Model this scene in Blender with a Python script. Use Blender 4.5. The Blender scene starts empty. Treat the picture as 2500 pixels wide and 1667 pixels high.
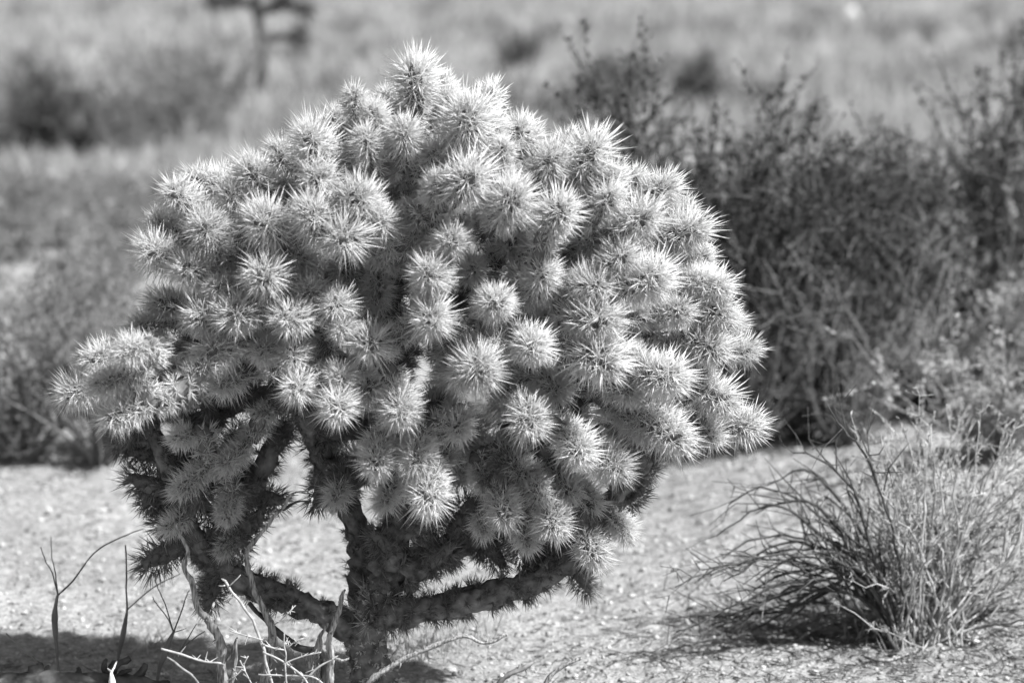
import bpy, math, random
import numpy as np
from mathutils import Vector, Matrix, Quaternion

random.seed(7)
RNG = np.random.default_rng(7)
scene = bpy.context.scene
COL = scene.collection
rad = math.radians

# ------------------------------------------------------------------ camera
CAM_H, CAM_D, PITCH = 1.46, 4.5, rad(10.25)
FPX = 2500 * 100.0 / 36.0                     # focal length in photo pixels
cam_data = bpy.data.cameras.new('camera')
cam_data.lens = 100.0
cam_data.sensor_width = 36.0
cam_data.clip_start, cam_data.clip_end = 0.1, 2000.0
cam_data.dof.use_dof = True
cam_data.dof.focus_distance = 4.53
cam_data.dof.aperture_fstop = 3.1
cam_data.dof.aperture_blades = 0
cam = bpy.data.objects.new('camera', cam_data)
cam.location = (0, -CAM_D, CAM_H)
cam.rotation_euler = (math.pi / 2 - PITCH, 0, 0)
COL.objects.link(cam)
scene.camera = cam

# ------------------------------------------------------------------ light
SUN_EL, SUN_FRONT = rad(50), rad(26)          # from the right, a little from the camera's side
SUN = Vector((math.cos(SUN_EL) * math.cos(SUN_FRONT), -math.cos(SUN_EL) * math.sin(SUN_FRONT), math.sin(SUN_EL)))
world = bpy.data.worlds.new('World')
scene.world = world
world.use_nodes = True
nt = world.node_tree
bg = nt.nodes['Background']
sky = nt.nodes.new('ShaderNodeTexSky')
sky.sky_type = 'NISHITA'
sky.sun_disc = False
sky.sun_elevation = SUN_EL
sky.sun_rotation = math.atan2(SUN.x, SUN.y)
bw = nt.nodes.new('ShaderNodeRGBToBW')        # the photograph is black and white
nt.links.new(sky.outputs[0], bw.inputs[0])
nt.links.new(bw.outputs[0], bg.inputs[0])
bg.inputs[1].default_value = 0.06
sun_data = bpy.data.lights.new('sun', 'SUN')
sun_data.energy = 4.6
sun_data.angle = rad(0.53)
sun = bpy.data.objects.new('sun', sun_data)
sun.rotation_euler = SUN.to_track_quat('Z', 'Y').to_euler()
sun.location = (6, -2, 8)
COL.objects.link(sun)
vs = scene.view_settings
vs.view_transform, vs.look, vs.exposure, vs.gamma = 'Standard', 'None', 1.08, 1.0
vs.use_curve_mapping = False
scene.cycles.max_bounces = 5
scene.cycles.diffuse_bounces = 3
scene.cycles.glossy_bounces = 2
scene.cycles.transmission_bounces = 4
scene.cycles.use_denoising = True

# ------------------------------------------------------------------ noise, terrain, pixel to place
_T = np.random.default_rng(3).random((256, 256))
def vnoise(x, y):
    x = np.asarray(x, float); y = np.asarray(y, float)
    xi = np.floor(x).astype(int); yi = np.floor(y).astype(int)
    fx = x - xi; fy = y - yi
    fx = fx * fx * (3 - 2 * fx); fy = fy * fy * (3 - 2 * fy)
    g = lambda a, b: _T[a & 255, b & 255]
    return ((g(xi, yi) * (1 - fx) + g(xi + 1, yi) * fx) * (1 - fy)
            + (g(xi, yi + 1) * (1 - fx) + g(xi + 1, yi + 1) * fx) * fy) - 0.5

def terrain(x, y):
    x = np.asarray(x, float); y = np.asarray(y, float)
    h = 0.17 * np.exp(-(((x - 1.05) / 0.50) ** 2 + ((y - 1.35) / 0.55) ** 2))      # mound under the right-hand bush
    h = h + 0.035 * vnoise(x * 1.3 + 4, y * 1.3 + 9) * np.clip((y + 1) / 2, 0.2, 1)
    far = np.clip(y - 9, 0, None)
    h = h + 0.012 * far + 0.0011 * far ** 2 * np.exp(-far / 90) * 1.0
    h = h + np.clip(far / 10, 0, 1) * 0.10 * vnoise(x * 0.12, y * 0.12)
    return h

CP, SP = math.cos(PITCH), math.sin(PITCH)
def ray(px, py):
    a, b = (px - 1250) / FPX, (833.5 - py) / FPX
    return Vector((a, CP + b * SP, -SP + b * CP))
def at(px, py, y=0.0):                         # the point of pixel (px, py) at depth y
    d = ray(px, py)
    t = (y + CAM_D) / d.y
    return Vector((d.x * t, y, CAM_H + d.z * t))
def ground(px, py):                            # the point of the ground seen at that pixel
    d = ray(px, py)
    t = 2.0
    while t < 400:
        p = Vector((d.x * t, -CAM_D + d.y * t, CAM_H + d.z * t))
        if p.z <= float(terrain(p.x, p.y)):
            break
        t *= 1.002
    p.z = float(terrain(p.x, p.y))
    return p

# ------------------------------------------------------------------ mesh helpers
def mesh_np(name, V, F, mats, smooth=False, mat_idx=None):
    """V (n,3); F (m,3) triangles."""
    V = np.asarray(V, np.float32); F = np.asarray(F, np.int32)
    me = bpy.data.meshes.new(name)
    me.vertices.add(len(V)); me.vertices.foreach_set('co', V.ravel())
    me.loops.add(F.size); me.loops.foreach_set('vertex_index', F.ravel())
    me.polygons.add(len(F))
    me.polygons.foreach_set('loop_start', np.arange(0, F.size, 3, dtype=np.int32))
    me.polygons.foreach_set('loop_total', np.full(len(F), 3, np.int32))
    if smooth:
        me.polygons.foreach_set('use_smooth', np.ones(len(F), bool))
    for m in (mats if isinstance(mats, (list, tuple)) else [mats]):
        me.materials.append(m)
    if mat_idx is not None:
        me.polygons.foreach_set('material_index', np.asarray(mat_idx, np.int32))
    me.update(calc_edges=True)
    me.validate()
    return me

class MB:
    """collects triangles"""
    def __init__(s): s.V, s.F, s.n = [], [], 0
    def add(s, V, F):
        V = np.asarray(V, float); F = np.asarray(F, int)
        if len(V) == 0: return
        s.V.append(V); s.F.append(F + s.n); s.n += len(V)
    def mesh(s, name, mat, smooth=False):
        return mesh_np(name, np.concatenate(s.V), np.concatenate(s.F), mat, smooth)

def obj(name, me, parent=None, loc=None):
    o = bpy.data.objects.new(name, me)
    COL.objects.link(o)
    if parent is not None: o.parent = parent
    if loc is not None: o.location = loc
    return o
def empty(name, loc=(0, 0, 0), rz=0.0, s=1.0):
    o = bpy.data.objects.new(name, None)
    o.empty_display_size = 0.05
    COL.objects.link(o)
    o.location = loc; o.rotation_euler = (0, 0, rz); o.scale = (s, s, s)
    return o
def tag(o, label=None, cat=None, group=None, kind=None):
    if label: o['label'] = label
    if cat: o['category'] = cat
    if group: o['group'] = group
    if kind: o['kind'] = kind
    return o

def unit(a):
    return a / np.maximum(np.linalg.norm(a, axis=-1, keepdims=True), 1e-9)
def frame(D):
    """two unit vectors across each direction of D (n,3)"""
    D = unit(D)
    ref = np.where(np.abs(D[:, 2:3]) < 0.9, np.array([[0, 0, 1.0]]), np.array([[1.0, 0, 0]]))
    U = unit(np.cross(D, ref))
    return U, np.cross(D, U)

def needles(P, D, L, W, rng, belly=0.45):
    """lens-shaped three-sided needles: narrow foot, papery belly, sharp tip"""
    n = len(P)
    D = unit(D); U, X = frame(D)
    a0 = rng.random(n) * 6.283
    V = np.zeros((n, 7, 3))
    for k in range(3):
        a = a0 + k * 2.0944
        r = U * np.cos(a)[:, None] + X * np.sin(a)[:, None]
        V[:, k] = P + r * (W * 0.30)[:, None]
        V[:, 3 + k] = P + D * (L * belly)[:, None] + r * (W * 0.5)[:, None]
    V[:, 6] = P + D * L[:, None]
    f = np.array([[0, 1, 4], [0, 4, 3], [1, 2, 5], [1, 5, 4], [2, 0, 3], [2, 3, 5], [3, 4, 6], [4, 5, 6], [5, 3, 6]])
    F = (np.arange(n)[:, None, None] * 7 + f[None]).reshape(-1, 3)
    return V.reshape(-1, 3), F

def resample(pts, rads, step):
    """Catmull-Rom through the points"""
    P = np.array([list(p) for p in pts], float); R = np.array(rads, float)
    if len(P) == 2:
        P = np.array([P[0], (P[0] + P[1]) / 2, P[1]]); R = np.array([R[0], (R[0] + R[1]) / 2, R[1]])
    Q = np.vstack([2 * P[0] - P[1], P, 2 * P[-1] - P[-2]])
    out, ro = [], []
    for i in range(1, len(Q) - 2):
        n = max(2, int(np.linalg.norm(Q[i + 1] - Q[i]) / step))
        t = np.linspace(0, 1, n, endpoint=False)[:, None]
        a, b, c, d = Q[i - 1], Q[i], Q[i + 1], Q[i + 2]
        out.append(0.5 * (2 * b + (c - a) * t + (2 * a - 5 * b + 4 * c - d) * t ** 2 + (3 * b - a - 3 * c + d) * t ** 3))
        ro.append(R[i - 1] + (R[i] - R[i - 1]) * t[:, 0])
    out.append(P[-1:]); ro.append(R[-1:])
    return np.vstack(out), np.concatenate(ro)

def tube(P, R, sides=6, rough=0.0, rng=None, cap=True, ridges=0.0):
    P = np.asarray(P, float); n = len(P)
    T = np.gradient(P, axis=0); T = unit(T)
    u = frame(T[:1])[0][0]
    V = np.zeros((n, sides, 3))
    an = np.arange(sides) * 2 * math.pi / sides
    ridge = 1 + ridges * np.cos(an * max(2, sides // 3) + 0.7)
    for i in range(n):
        u = u - T[i] * u.dot(T[i]); u /= max(np.linalg.norm(u), 1e-9)
        w = np.cross(T[i], u)
        r = R[i] * ridge * (1 + (rng.normal(0, rough, sides) if rough else 0))
        V[i] = P[i] + np.outer(np.cos(an) * r, u) + np.outer(np.sin(an) * r, w)
    V = V.reshape(-1, 3)
    i, k = np.meshgrid(np.arange(n - 1), np.arange(sides), indexing='ij')
    a = (i * sides + k).ravel(); b = (i * sides + (k + 1) % sides).ravel()
    F = np.vstack([np.stack([a, b, b + sides], 1), np.stack([a, b + sides, a + sides], 1)])
    if cap:
        V = np.vstack([V, P[:1], P[-1:]])
        k = np.arange(sides); k2 = (k + 1) % sides
        F = np.vstack([F, np.stack([np.full(sides, n * sides), k2, k], 1),
                       np.stack([np.full(sides, n * sides + 1), (n - 1) * sides + k, (n - 1) * sides + k2], 1)])
    return V, F

# ------------------------------------------------------------------ materials (all neutral: a black-and-white picture)
def new_mat(name):
    m = bpy.data.materials.new(name); m.use_nodes = True
    return m, m.node_tree, m.node_tree.nodes['Principled BSDF']
def gray(v): return (v, v, v, 1)
def plain(name, lo, hi, scale=30.0, rough=0.8, bump=0.0, detail=4.0, transl=0.0, vary=0.0, stretch=None, spec=0.3, dist=0.002, island=0.0):
    m, t, b = new_mat(name)
    N, L = t.nodes, t.links
    tc = N.new('ShaderNodeTexCoord'); src = tc.outputs['Object']
    if stretch:
        mp = N.new('ShaderNodeMapping'); mp.inputs['Scale'].default_value = stretch
        L.new(src, mp.inputs[0]); src = mp.outputs[0]
    nz = N.new('ShaderNodeTexNoise'); nz.inputs['Scale'].default_value = scale; nz.inputs['Detail'].default_value = detail
    L.new(src, nz.inputs['Vector'])
    mr = N.new('ShaderNodeMapRange')
    mr.inputs[1].default_value, mr.inputs[2].default_value = 0.32, 0.68
    mr.inputs[3].default_value, mr.inputs[4].default_value = lo, hi
    L.new(nz.outputs[0], mr.inputs[0])
    col = mr.outputs[0]
    if vary:
        oi = N.new('ShaderNodeObjectInfo')
        mv = N.new('ShaderNodeMapRange'); mv.inputs[3].default_value, mv.inputs[4].default_value = 1 - vary, 1 + vary
        L.new(oi.outputs['Random'], mv.inputs[0])
        mu = N.new('ShaderNodeMath'); mu.operation = 'MULTIPLY'
        L.new(col, mu.inputs[0]); L.new(mv.outputs[0], mu.inputs[1]); col = mu.outputs[0]
    if island:
        ge = N.new('ShaderNodeNewGeometry')
        mi = N.new('ShaderNodeMapRange'); mi.inputs[3].default_value, mi.inputs[4].default_value = 1 - island, 1 + island * .25
        L.new(ge.outputs['Random Per Island'], mi.inputs[0])
        mw = N.new('ShaderNodeMath'); mw.operation = 'MULTIPLY'
        L.new(col, mw.inputs[0]); L.new(mi.outputs[0], mw.inputs[1]); col = mw.outputs[0]
    L.new(col, b.inputs['Base Color'])
    b.inputs['Roughness'].default_value = rough
    b.inputs['Specular IOR Level'].default_value = spec
    if bump:
        bp = N.new('ShaderNodeBump'); bp.inputs['Strength'].default_value = bump; bp.inputs['Distance'].default_value = dist
        L.new(nz.outputs[0], bp.inputs['Height']); L.new(bp.outputs[0], b.inputs['Normal'])
    if transl:
        tr = N.new('ShaderNodeBsdfTranslucent'); mx = N.new('ShaderNodeMixShader')
        L.new(col, tr.inputs[0]); mx.inputs[0].default_value = transl
        L.new(b.outputs[0], mx.inputs[1]); L.new(tr.outputs[0], mx.inputs[2])
        L.new(mx.outputs[0], N['Material Output'].inputs[0])
    return m

M = {}
M['spine'] = plain('papery_spine', 0.80, 0.94, 14, 0.45, transl=0.45, vary=0.06, spec=0.5, island=0.14)
M['old_shaded_spine'] = plain('old_shaded_grey_spine', 0.11, 0.34, 25, 0.6, transl=0.15, spec=0.3, island=0.4)  # grey of age, darkened further to put crown shade into the colour
M['stem'] = plain('cactus_skin', 0.08, 0.18, 60, 0.7, bump=0.5)
M['bark'] = plain('cactus_bark', 0.04, 0.22, 55, 0.9, bump=1.0, detail=8, dist=0.006)
M['stubble'] = plain('bark_stubble', 0.30, 0.70, 60, 0.8)
M['twig_dark'] = plain('dark_twig_bark', 0.03, 0.10, 80, 0.85, bump=0.4)
M['twig_grey'] = plain('weathered_grey_wood', 0.05, 0.46, 330, 0.85, bump=1.0, detail=6, stretch=(1, 1, 0.14))
M['twig_pale'] = plain('pale_twig_bark', 0.24, 0.46, 90, 0.8)
M['twig_mid'] = plain('grey_twig_bark', 0.12, 0.30, 90, 0.85)
M['leaf_mid'] = plain('grey_green_leaf', 0.13, 0.29, 6, 0.9, transl=0.4, vary=0.15, spec=0.1)
M['leaf_dark'] = plain('dark_green_leaf', 0.018, 0.055, 6, 0.9, transl=0.45, vary=0.15, spec=0.08)
M['twig_brown'] = plain('brown_twig_bark', 0.05, 0.15, 90, 0.85)
M['leaf_far'] = plain('dusty_green_leaf', 0.16, 0.30, 4, 0.9, transl=0.4, vary=0.2, spec=0.1)
M['leaf_farpale'] = plain('faded_scrub_leaf', 0.20, 0.34, 4, 0.9, transl=0.4, vary=0.2, spec=0.1)
M['leaf_pale'] = plain('pale_silvery_leaf', 0.32, 0.50, 8, 0.9, transl=0.35, vary=0.1, spec=0.1)
M['straw'] = plain('dry_straw', 0.27, 0.52, 5, 0.8, transl=0.25)
M['trumpet'] = plain('shaded_stem_skin', 0.10, 0.18, 40, 0.5)  # dark tone holds the shadow the cactus casts on these stems
M['trumpet_sunlit'] = plain('sunlit_stem_skin', 0.50, 0.70, 40, 0.5)  # same skin where the sun reaches it, light put into the paler tone
M['rock'] = plain('pale_granite', 0.35, 0.60, 20, 0.85, bump=0.6, detail=6)
M['dead_wood'] = plain('dark_shaded_wood', 0.03, 0.12, 50, 0.9, bump=1.0, detail=6)  # shadow lying over the log is put into this dark tone

# ground: pale decomposed granite
m, t, b = new_mat('granite_grit')
N, L = t.nodes, t.links
tc = N.new('ShaderNodeTexCoord')
def nz(scale, det=4, rough=0.6):
    n = N.new('ShaderNodeTexNoise'); n.inputs['Scale'].default_value = scale; n.inputs['Detail'].default_value = det
    n.inputs['Roughness'].default_value = rough
    L.new(tc.outputs['Object'], n.inputs['Vector']); return n.outputs[0]
def mrange(s, a, b_, c, d):
    n = N.new('ShaderNodeMapRange')
    for i, v in enumerate((a, b_, c, d)): n.inputs[i + 1].default_value = v
    L.new(s, n.inputs[0]); return n.outputs[0]
def math2(op, a, c):
    n = N.new('ShaderNodeMath'); n.operation = op
    for i, s in enumerate((a, c)):
        if isinstance(s, (int, float)): n.inputs[i].default_value = s
        else: L.new(s, n.inputs[i])
    return n.outputs[0]
n1, n2, n3 = nz(2.2, 5), nz(55, 6, 0.7), nz(210, 3)
c = mrange(n1, 0.3, 0.7, 0.23, 0.36)
c = math2('MULTIPLY', c, mrange(n2, 0.3, 0.7, 0.5, 1.35))
c = math2('MULTIPLY', c, mrange(n3, 0.3, 0.7, 0.62, 1.3))
vo = N.new('ShaderNodeTexVoronoi'); vo.inputs['Scale'].default_value = 120
L.new(tc.outputs['Object'], vo.inputs['Vector'])
L.new(c, b.inputs['Base Color'])
b.inputs['Roughness'].default_value = 0.95
b.inputs['Specular IOR Level'].default_value = 0.15
bp = N.new('ShaderNodeBump'); bp.inputs['Strength'].default_value = 0.8; bp.inputs['Distance'].default_value = 0.006
hh = math2('ADD', math2('MULTIPLY', n2, 1.0), math2('MULTIPLY', vo.outputs[0], 0.6))
L.new(hh, bp.inputs['Height']); L.new(bp.outputs[0], b.inputs['Normal'])
M['ground'] = m

# ================================================================== THE SETTING
def axis_samples(lo, hi, step, far_lo, far_hi):
    a = list(np.arange(lo, hi, step))
    s, v = step, a[-1]
    while v < far_hi: s *= 1.12; v += s; a.append(v)
    s, v = step, lo; pre = []
    while v > far_lo: s *= 1.12; v -= s; pre.append(v)
    return np.array(pre[::-1] + a)
gx = axis_samples(-1.5, 1.6, 0.011, -320, 320)
gy = axis_samples(-0.6, 2.4, 0.011, -40, 480)
X, Y = np.meshgrid(gx, gy, indexing='ij')
Z = terrain(X, Y)
near = np.exp(-np.clip(np.abs(Y - 0.8) - 1.6, 0, None))
Z += near * (0.012 * vnoise(X * 9, Y * 9) + 0.009 * vnoise(X * 27 + 50, Y * 27) + 0.006 * vnoise(X * 60, Y * 60 + 30))
V = np.stack([X, Y, Z], -1).reshape(-1, 3)
i, k = np.meshgrid(np.arange(len(gx) - 1), np.arange(len(gy) - 1), indexing='ij')
a = (i * len(gy) + k).ravel(); bb = a + len(gy)
F = np.vstack([np.stack([a, bb, bb + 1], 1), np.stack([a, bb + 1, a + 1], 1)])
o = obj('ground', mesh_np('ground', V, F, M['ground'], smooth=True))
tag(o, 'pale gritty desert ground rising into a scrubby slope behind', 'ground', kind='structure')

# ================================================================== THE CACTUS
cactus_base = at(925, 1720, 0.0); cactus_base.z = float(terrain(cactus_base.x, 0.0))
cactus = empty('cholla_cactus', cactus_base)
tag(cactus, 'large bushy cholla cactus bristling with white spines on a short dark trunk', 'cactus')
C0 = np.array(cactus_base)

def areoles(L, R, n, rng):
    """points, normals on a joint standing on z; rounded tip"""
    i = np.arange(n) + 0.5
    t = i / n
    ang = i * 2.399963 + rng.random() * 6
    z = L * (0.10 + 0.92 * t)
    r = R * (0.80 + 0.28 * np.sin(np.clip(t * 1.15, 0, 1) * math.pi))
    endz = L - R
    tip = np.clip((z - endz) / (L * 1.02 - endz), 0, 1)
    r = np.where(z > endz, R * np.sqrt(np.clip(1 - tip ** 2, 0.02, 1)), r)
    P = np.stack([r * np.cos(ang), r * np.sin(ang), np.minimum(z, L)], 1)
    Nn = np.stack([np.cos(ang) * (1 - tip * 0.9), np.sin(ang) * (1 - tip * 0.9), 0.28 + tip * 1.3], 1)
    return P, unit(Nn)

def spine_cloud(P, Nn, per, lmin, lmax, wmin, wmax, rng, spread=0.85):
    n = len(P)
    PP = np.repeat(P, per, 0); NN = np.repeat(Nn, per, 0)
    D = NN + rng.normal(0, spread * 0.62, (n * per, 3))
    D = unit(D)
    al = (D * NN).sum(1)
    D = np.where(al[:, None] < 0.05, D + NN * 0.6, D); D = unit(D)
    al = np.clip((D * NN).sum(1), 0, 1)
    L = (lmin + (lmax - lmin) * (0.25 + 0.75 * rng.random(n * per)) * (0.45 + 0.55 * al))
    Wd = wmin + (wmax - wmin) * rng.random(n * per) ** 1.6
    return needles(PP + rng.normal(0, 0.0012, PP.shape), D, L, Wd, rng)

def tubercled(P, R, rng, sides=12, step=0.006, amp=0.16):
    """stem tube with spiral tubercles"""
    s = np.concatenate([[0], np.cumsum(np.linalg.norm(np.diff(P, axis=0), axis=1))])
    T = unit(np.gradient(P, axis=0)); u = frame(T[:1])[0][0]
    an = np.arange(sides) * 2 * math.pi / sides
    V = np.zeros((len(P), sides, 3))
    for i in range(len(P)):
        u = u - T[i] * u.dot(T[i]); u /= np.linalg.norm(u); w = np.cross(T[i], u)
        r = R[i] * (1 + amp * np.cos(an * 5 + s[i] * 260) * np.cos(an * 3 - s[i] * 300))
        V[i] = P[i] + np.outer(np.cos(an) * r, u) + np.outer(np.sin(an) * r, w)
    n = len(P)
    i, k = np.meshgrid(np.arange(n - 1), np.arange(sides), indexing='ij')
    a = (i * sides + k).ravel(); b = (i * sides + (k + 1) % sides).ravel()
    F = np.vstack([np.stack([a, b, b + sides], 1), np.stack([a, b + sides, a + sides], 1)])
    V = np.vstack([V.reshape(-1, 3), P[-1:] + T[-1:] * R[-1] * 0.3])
    k = np.arange(sides)
    F = np.vstack([F, np.stack([np.full(sides, n * sides), (n - 1) * sides + k, (n - 1) * sides + (k + 1) % sides], 1)])
    return V, F

JOINTS = []
def make_joint(seed, L, R, nar, per, lmax, bright=True):
    rng = np.random.default_rng(seed)
    zz = np.linspace(0, L, 15)
    P = np.stack([0.003 * np.sin(zz * 40), zz * 0, zz], 1)
    t = zz / L
    rr = R * (0.62 + 0.42 * np.sin(np.clip(t * 1.1 + 0.08, 0, 1) * math.pi) ** 0.7)
    e = np.clip((zz - (L - R)) / R, 0, 0.97); rr = np.minimum(rr, R * np.sqrt(1 - e ** 2) + 0.0006)
    Vs, Fs = tubercled(P, rr, rng)
    stem = mesh_np('joint', Vs, Fs, M['stem'], True)
    A, Nn = areoles(L, R, nar, rng)
    V1, F1 = spine_cloud(A, Nn, per, 0.010, lmax, 0.0007, 0.0014, rng)
    # long central spines
    V2, F2 = spine_cloud(A[nar // 4:], Nn[nar // 4:], 3, lmax * 0.75, lmax * 1.28, 0.0013, 0.0021, rng, 0.65)
    mb = MB(); mb.add(V1, F1); mb.add(V2, F2)
    sp = mb.mesh('spines', M['spine'] if bright else M['old_shaded_spine'])
    return stem, sp
for q in range(10):
    JOINTS.append(make_joint(100 + q, (.058, .070, .085, .064, .098, .074, .052, .080, .066, .090)[q], 0.0125 + 0.001 * (q % 3), (42, 48, 56, 44, 62, 50, 40, 54, 46, 58)[q], (16, 19, 17, 14, 17, 20, 15, 17, 18, 16)[q], (.036, .040, .037, .043, .036, .034, .033, .040, .038, .039)[q]))
DARKJ = [make_joint(200 + q, 0.066 + 0.004 * q, 0.014, 44, 9, 0.027, False) for q in range(4)]  # dark spine colour carries the shade of the lower crown

# ---- limbs: photo pixels, depth (toward the back), radius
limbs = {
 'trunk': [(935, 1760, 0.0, 0.0414), (912, 1660, 0, 0.0385), (893, 1570, 0, 0.0340), (915, 1490, 0, 0.0326), (940, 1430, 0.0, 0.0311)],
 'left':  [(893, 1560, .02, 0.0266), (885, 1440, .05, 0.0237), (882, 1330, .06, 0.0215), (850, 1240, .05, 0.0200), (800, 1150, .02, 0.0202), (760, 1040, -.03, 0.0176), (715, 930, -.08, 0.0151), (650, 800, -.09, 0.0134), (600, 690, -.04, 0.0118)],
 'centre': [(940, 1430, 0, 0.0296), (962, 1340, -.01, 0.0266), (970, 1240, -.01, 0.0222), (960, 1120, -.02, 0.0218), (955, 980, -.03, 0.0185), (950, 800, -.05, 0.0160), (975, 600, -.03, 0.0134), (1010, 420, 0, 0.0118), (1030, 280, .0, 0.0109)],
 'right_upper': [(975, 1400, -.02, 0.0252), (1080, 1352, .0, 0.0237), (1150, 1315, .0, 0.0215), (1240, 1240, -.03, 0.0218), (1320, 1120, -.06, 0.0185), (1400, 980, -.08, 0.0160), (1480, 830, -.08, 0.0134), (1530, 690, -.04, 0.0118), (1500, 560, 0, 0.0109)],
 'right_lower': [(915, 1500, -.02, 0.0252), (1060, 1483, -.03, 0.0222), (1200, 1450, -.04, 0.0207), (1330, 1405, -.05, 0.0200), (1420, 1330, -.04, 0.0202), (1490, 1230, -.02, 0.0176), (1570, 1130, -.02, 0.0151), (1660, 1000, -.03, 0.0126), (1690, 850, 0, 0.0109)],
 'left_lower': [(885, 1545, .0, 0.0237), (800, 1503, -.02, 0.0207), (700, 1462, -.04, 0.0200), (600, 1422, -.05, 0.0210), (520, 1370, -.05, 0.0185), (465, 1300, -.05, 0.0176), (430, 1190, -.04, 0.0160), (390, 1090, -.04, 0.0143), (340, 1010, -.03, 0.0126), (270, 965, -.02, 0.0118)],
 'left_inner': [(530, 1375, -.05, 0.0168), (570, 1280, -.04, 0.0160), (615, 1190, -.02, 0.0160), (660, 1100, -.01, 0.0160), (700, 1035, .0, 0.0151)],
 'left_arch': [(425, 1185, -.04, 0.0151), (480, 1100, .0, 0.0134), (520, 1020, .02, 0.0134), (600, 975, .02, 0.0126), (690, 950, .0, 0.0118)],
 'back':  [(955, 990, -.02, 0.0168), (985, 880, .07, 0.0151), (1020, 760, .14, 0.0134), (1040, 620, .18, 0.0118)],
 'back_left': [(860, 1250, .05, 0.0168), (800, 1100, .10, 0.0151), (740, 940, .15, 0.0126), (690, 780, .17, 0.0109)],
 'back_right': [(1200, 1280, .0, 0.0168), (1270, 1130, .08, 0.0151), (1350, 960, .14, 0.0126), (1400, 780, .17, 0.0109)],
}
NODES = []            # attachment points: (pos, radius)
def limb_spines(P, R, rng, dens, lmin, lmax, w, smin=0.0, sides_keep=None):
    """areoles scattered along a tube"""
    T = unit(np.gradient(P, axis=0)); U, W = frame(T)
    seg = np.linalg.norm(np.gradient(P, axis=0), axis=1)
    area = seg * R * 2 * math.pi
    n = int(area.sum() * dens)
    idx = rng.choice(len(P), n, p=area / area.sum())
    an = rng.random(n) * 6.283
    Nn = U[idx] * np.cos(an)[:, None] + W[idx] * np.sin(an)[:, None]
    A = P[idx] + T[idx] * ((rng.random(n) - 0.5) * seg[idx])[:, None] + Nn * (R[idx] * 0.95)[:, None]
    return A, unit(Nn + T[idx] * 0.2)
for name, pl in limbs.items():
    rng = np.random.default_rng(abs(hash(name)) % 1000 if False else sum(map(ord, name)))
    pts = [at(p[0], p[1], p[2]) for p in pl]
    P, R = resample(pts, [p[3] for p in pl], 0.009)
    P[1:-1] += rng.normal(0, 0.0010, P[1:-1].shape)
    thick = R > 0.018
    Rn = R * (1 + 0.05 * np.sin(np.arange(len(P)) * 0.45) + rng.normal(0, 0.025, len(P)))
    Rn = np.where(thick, Rn * (1 + rng.normal(0, 0.07, len(P))), Rn)
    V, F = tubercled(P - C0, Rn, rng, sides=18, amp=0.13)
    V[:-1] += rng.normal(0, 0.0016, V[:-1].shape)
    old = name in ('trunk', 'left', 'left_lower', 'centre', 'right_lower', 'right_upper')
    part = obj('trunk' if name == 'trunk' else 'main_branch', mesh_np('branch', V, F, M['bark'] if old else M['stem'], True), cactus)
    mb = MB()
    # areole tufts of old spines, greyed by age and painted shade
    young = R < 0.0285
    if name == 'left':
        cut = P[:, 2] > at(0, 1230, 0.04).z
    elif name == 'left_lower':
        cut = P[:, 0] < at(735, 1460, -.04).x
    else:
        cut = np.ones(len(P), bool)
    if cut.sum() > 4 and name != 'trunk':
        A, Nn = limb_spines(P[cut] - C0, Rn[cut], rng, 3000, 0, 0, 0)
        mb.add(*spine_cloud(A, Nn, 20, 0.008, 0.029, 0.0007, 0.0016, rng, 0.9))
    if (~cut).sum() > 4:
        A, Nn = limb_spines(P[~cut] - C0, Rn[~cut], rng, 1300, 0, 0, 0)
        mb.add(*spine_cloud(A, Nn, 14, 0.004, 0.022, 0.0007, 0.0014, rng, 0.9))
    if name == 'trunk':
        A, Nn = limb_spines(P - C0, Rn, rng, 7000, 0, 0, 0)
        mb.add(*spine_cloud(A, Nn, 8, 0.003, 0.013, 0.001, 0.0026, rng, 1.1))
        hi = P[:, 2] > at(0, 1560, 0).z
        A, Nn = limb_spines(P[hi] - C0, Rn[hi], rng, 1500, 0, 0, 0)
        mb.add(*spine_cloud(A, Nn, 9, 0.02, 0.04, 0.001, 0.002, rng, 0.8))
    s = obj('spines', mb.mesh('spines', M['stubble'] if name == 'trunk' else M['old_shaded_spine']), part); s['kind'] = 'stuff'
    for i in range(0, len(P), 4):
        if P[i][2] > at(0, 1420, 0).z:
            NODES.append((P[i].copy(), R[i]))

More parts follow.
